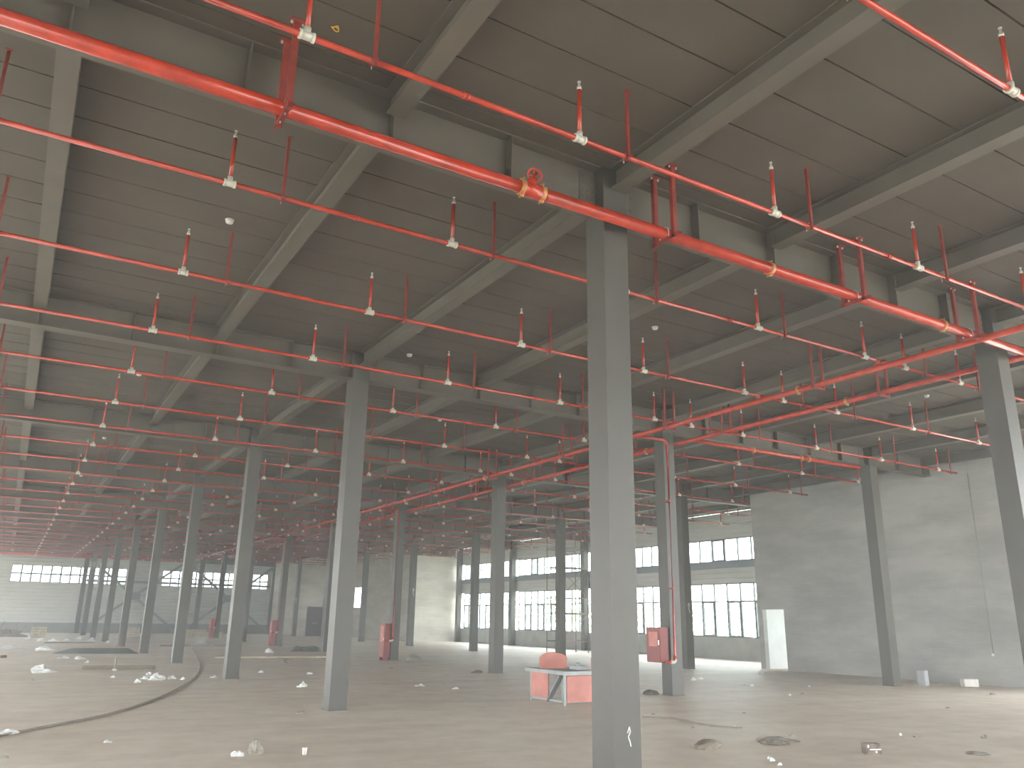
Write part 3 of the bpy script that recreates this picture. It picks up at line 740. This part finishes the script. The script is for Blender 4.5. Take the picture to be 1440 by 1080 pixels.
sheet('plastic_sheet', 'tarp', [(409, 916.5), (452, 916.5), (450, 910.5), (412, 910.5)], 'greenish plastic sheet beside a tall cabinet column', 'plastic sheet', 0.1)
def plank(name, m, a, b, wd, ht, label, cat, group=None):
    A, B = floor_at(*a), floor_at(*b); c = (A+B)/2; h = (B-A)/2
    mb = MB().bar((-h.x, -h.y, ht/2), (h.x, h.y, ht/2), wd if abs(h.normalized().y) < 0.9 else wd, ht)
    return tag(mb.build(name, m, None, (c.x, c.y, 0)), label, cat, group)
plank('timber_beam', 'wood', (115, 941.5), (216, 940.5), 0.10, 0.10, 'dark timber beam lying across the floor left of the bare row', 'timber')
sp = floor_at(161, 943)
t = thing('stub_pipe', (sp.x, sp.y, 0), 'short upright stub pipe standing beside the timber beam', 'pipe')
MB().tube((0, 0, 0.0), (0, 0, 0.36), 0.03, 8).build('tube', 'rubble', t); MB().tube((0, 0, 0), (0, 0, 0.05), 0.06, 8).build('foot', 'film', t)
plank('long_plank', 'palewood', (302, 925.5), (459, 925.0), 0.12, 0.06, 'long pale plank lying between the bare row and the tall cabinet column', 'timber')
plank('long_plank', 'wood', (224, 909), (322, 909), 0.10, 0.08, 'dark plank lying between two columns of the bare row', 'timber')
plank('long_plank', 'wood', (0, 925.3), (8, 925), 0.1, 0.09, 'dark plank end beyond the cable, level with the timber beam', 'timber')
plank('long_plank', 'wood', (62, 904.5), (132, 904), 0.15, 0.06, 'dark plank among film litter before the far wall', 'timber')
# cables
def cable(name, pts, r, label, m='cable'):
    P = [floor_at(*q) for q in pts]; c = P[0]; out = []
    for i in range(len(P)-1):
        p0, p1, p2, p3 = P[max(i-1, 0)], P[i], P[i+1], P[min(i+2, len(P)-1)]
        for k in range(6):
            t = k/6
            out.append(0.5*((2*p1)+(p2-p0)*t+(2*p0-5*p1+4*p2-p3)*t*t+(3*p1-p0-3*p2+p3)*t**3))
    out.append(P[-1])
    return tag(MB().path([(p.x-c.x, p.y-c.y, r) for p in out], r, 7).build(name, m, None, (c.x, c.y, 0)), label, 'cable')
cable('floor_cable', [(-60, 1052), (0, 1036), (75, 1021), (150, 1006), (210, 987), (245, 972), (270, 956), (281, 941), (278, 926), (268, 911)], 0.015, 'long dark cable snaking along the floor past the bare row')
cable('floor_cable', [(903, 1008.5), (935, 1010), (960, 1013), (985, 1019), (1020, 1023), (1044, 1024)], 0.011, 'thin dark hose on the floor right of the nearest column')
# lumps, blocks
lump('dirt_pile', 'dirt', 994, 1052, 46, 15, 'small mound of brown dirt on open floor', 'dirt pile', 201, None, 0.18)
lump('dirt_pile', 'dirt', 915, 976, 26, 7, 'dirt heaped against the short cabinet column', 'dirt pile', 202, None, 0.2)
lump('dirt_pile', 'dirt', 671, 946, 16, 4, 'low dirt heap beside a plain piped row column', 'dirt pile', 203, None, 0.3)
lump('dirt_pile', 'dirt', 402, 931, 11, 4, 'dark clod of dirt on the floor before the long plank', 'dirt pile', 204, None, 0.3)
lump('dirt_pile', 'dirt', 423, 1003, 12, 3, 'dark clod at the foot of a bare row column', 'dirt pile', 205, None, 0.3)
lump('dirt_pile', 'rubble', 1095, 1043, 70, 5, 'dark smear of rubble and dust beyond the dirt mound', 'rubble', 206, None, 0.35, )
for q, (px, py, ww, hh) in enumerate([(1384, 1038, 10, 5), (1396, 977, 9, 3), (1333, 996, 7, 2), (1113, 1036, 8, 4), (975, 1024, 6, 3), (46, 957, 7, 3), (7, 1066, 10, 5), (1129, 976, 6, 2), (1046, 1003, 6, 2), (919, 1005, 6, 2), (550, 940, 6, 2), (1375, 1060, 40, 3), (1290, 1036, 12, 2)]):
    lump('stone', 'rubble', px, py, ww, hh, 'small dark stone on the bare floor', 'stone', 220+q, 'small dark stones', 0.3)
# lump of porous rubble and its crumbs
lump('rubble_lump', 'rubble', 360, 1059, 24, 21, 'porous grey lump of rubble on open floor', 'rubble', 241, None, 0.35)
lump('paper_scrap', 'film', 334, 1063, 16, 7, 'crumpled pale wrapper beside the porous rubble lump', 'scrap', 242, None, 0.45)
cp = floor_at(428, 1061)
t = thing('paper_cup', (cp.x, cp.y, 0), 'small white cup standing right of the porous rubble lump', 'cup')
MB().lathe([(0.024, 0), (0.032, 0.075)], 12).build('cup_wall', 'white', t); MB().torus((0, 0, 0.075), (0, 0, 1), 0.032, 0.003, 12, 5).build('rim', 'white', t)
def blockthing(name, m, px, py, sx, sy, sz, rz, label):
    p = floor_at(px, py); mb = MB().box(-sx/2, sx/2, -sy/2, sy/2, 0, sz); o = mb.build(name, m, None, (p.x, p.y, 0)); o.rotation_euler.z = rz
    bv = o.modifiers.new('soft', 'BEVEL'); bv.width = 0.012; bv.segments = 2
    return tag(o, label, 'block')
blockthing('wall_block', 'block', 1299, 964, 0.25, 0.22, 0.40, 0.2, 'grey aerated block standing on end before the plastered wall')
blockthing('wall_block', 'paleblock', 1364, 965.5, 0.42, 0.2, 0.20, -0.45, 'pale aerated block lying flat before the plastered wall')
p = floor_at(1226, 1060); t = thing('broken_brick', (p.x, p.y, 0), 'broken dark hollow brick with pale mortar streaks', 'brick')
t.rotation_euler.z = -0.5
mb = MB().box(-0.1, 0.1, -0.06, 0.06, 0, 0.055).box(-0.1, 0.1, -0.05, 0.06, 0.07, 0.125).box(-0.1, -0.06, -0.06, 0.06, 0.055, 0.07).box(0.0, 0.1, 0.0, 0.05, 0.055, 0.07)
mb.build('brick_body', 'brickred', t)
MB().box(-0.05, 0.1, -0.063, -0.06, 0.052, 0.066).box(-0.07, -0.05, -0.053, -0.05, 0.075, 0.11).tube((0.035, -0.058, 0.03), (0.035, -0.064, 0.03), 0.013, 8).build('mortar_smear', 'film', t)
# sack, scrap heaps at the far wall
lump('cement_sack', 'sack', 582, 929, 21, 10, 'slumped grey cement sack beside a tall cabinet column', 'sack', 261, None, 0.15)
t0 = floor_at(14, 895.5)
t = thing('scrap_heap', (t0.x, t0.y, 0), 'tangled brown heap of scrap timber before the far wall', 'scrap heap')
rnd = random.Random(5)
for k in range(16):
    a = (rnd.uniform(-0.9, 0.5), rnd.uniform(-.4, .4), rnd.uniform(0.05, 0.3)); b_ = (a[0]+rnd.uniform(-.4, .4), a[1]+rnd.uniform(-.4, .4), rnd.uniform(0.3, 1.0))
    MB().bar(a, b_, 0.08, 0.05).build('timber_piece', 'brickred', t)
link('heap_core', lump_mesh('heap_core', 'brickred', 0.85, 0.45, 0.6, 9, 0.3), t)
for q, (px, wx, m_, l) in enumerate(((53, 0.9, 'palewood', 'pale crates stacked beside the brown scrap heap'), (186, 0.8, 'palewood', 'pale crate between columns before the far wall'))):
    p = floor_at(px, 895.5); t = thing('crate', (p.x, p.y, 0), l, 'crate')
    for k in range(4): MB().box(-wx/2, wx/2, -0.32, -0.30, 0.02+k*0.17, 0.12+k*0.17).build('slat', m_, t)
    MB().box(-wx/2, wx/2, -0.28, 0.3, 0.01, 0.66).build('box', 'sack', t)
    for sx in (-wx/2, 0, wx/2-0.06): MB().box(sx, sx+0.06, -0.30, -0.28, 0, 0.68).build('batten', m_, t)
p = floor_at(273, 895.5); t = thing('pallet_stack', (p.x, p.y, 0), 'orange-brown hollow bricks stacked before the far wall', 'brick stack')
me = MB().box(-0.2, 0.2, -0.12, 0.12, 0, 0.17).mesh('brick', 'palewood')
for i in range(4):
    for k in range(3): link('brick', me, t, (-0.65+i*0.42, 0, k*0.18))
p = floor_at(300, 895.5); t = thing('pallet_stack', (p.x, p.y, 0), 'smaller stack of hollow bricks beside the orange-brown stack', 'brick stack')
for i in range(3):
    for k in range(2): link('brick', me, t, (-0.4+i*0.42, 0, k*0.18))

# ------------------------------------------------------------------ trees outside the tall windows
def tree(x, y, h, r, seed, label):
    t = thing('garden_tree', (x, y, -0.3), label, 'tree', 'trees outside the tall windows')
    MB().tube((0, 0, 0), (0, 0, h*0.5), 0.14, 8, 0.08).build('trunk', 'bark', t)
    rnd = random.Random(seed); mb = MB()
    for k in range(260):
        a, b_ = rnd.uniform(0, 6.28), math.acos(rnd.uniform(-1, 1)); q = r*rnd.uniform(0.5, 1)
        c = Vector((q*math.sin(b_)*math.cos(a), q*math.sin(b_)*math.sin(a), h*0.62+q*0.8*math.cos(b_)))
        s_ = rnd.uniform(0.15, 0.32); u = Vector((rnd.uniform(-1, 1), rnd.uniform(-1, 1), rnd.uniform(-1, 1))).normalized(); v = u.orthogonal().normalized()
        i = len(mb.v); mb.v += [tuple(c+u*s_), tuple(c+v*s_*.6), tuple(c-u*s_), tuple(c-v*s_*.6)]; mb.f.append((i, i+1, i+2, i+3)); mb.sm.append(False)
    o = mb.build('crown', 'leaf', t); o['kind'] = 'stuff'
for q, (x, y, h, r) in enumerate([(29, 25.5, 3.6, 1.5), (30.5, 29.5, 3.2, 1.6), (31, 34, 3.5, 1.7), (33, 40, 4.0, 1.9), (34, 47, 3.6, 1.8), (36, 56, 4.2, 2.0), (38, 66, 4.0, 2.0)]):
    tree(x, y, h, r, 300+q, 'low green tree in the glare outside the tall windows')

# ------------------------------------------------------------------ dusty haze hanging in the hall
hz = MB().box(X_L-0.4, X_R+0.5, Y_B-0.5, Y_F+0.5, -0.28, ZS+0.4).mesh('dust_haze', 'glass')
hm_ = bpy.data.materials.new('dust_haze'); hm_.use_nodes = True
_n = hm_.node_tree.nodes; _n.remove(_n['Principled BSDF'])
_v = _n.new('ShaderNodeVolumeScatter'); _v.inputs['Density'].default_value = 0.0042; _v.inputs['Anisotropy'].default_value = 0.35
_v.inputs['Color'].default_value = (0.90, 0.96, 1.0, 1)
hm_.node_tree.links.new(_v.outputs[0], _n['Material Output'].inputs['Volume'])
hz.materials.clear(); hz.materials.append(hm_)
ho = link('dust_haze', hz); ho['kind'] = 'stuff'; ho['label'] = 'thin bright dust haze hanging in the hall'; ho['category'] = 'haze'
sc.cycles.volume_bounces = 1
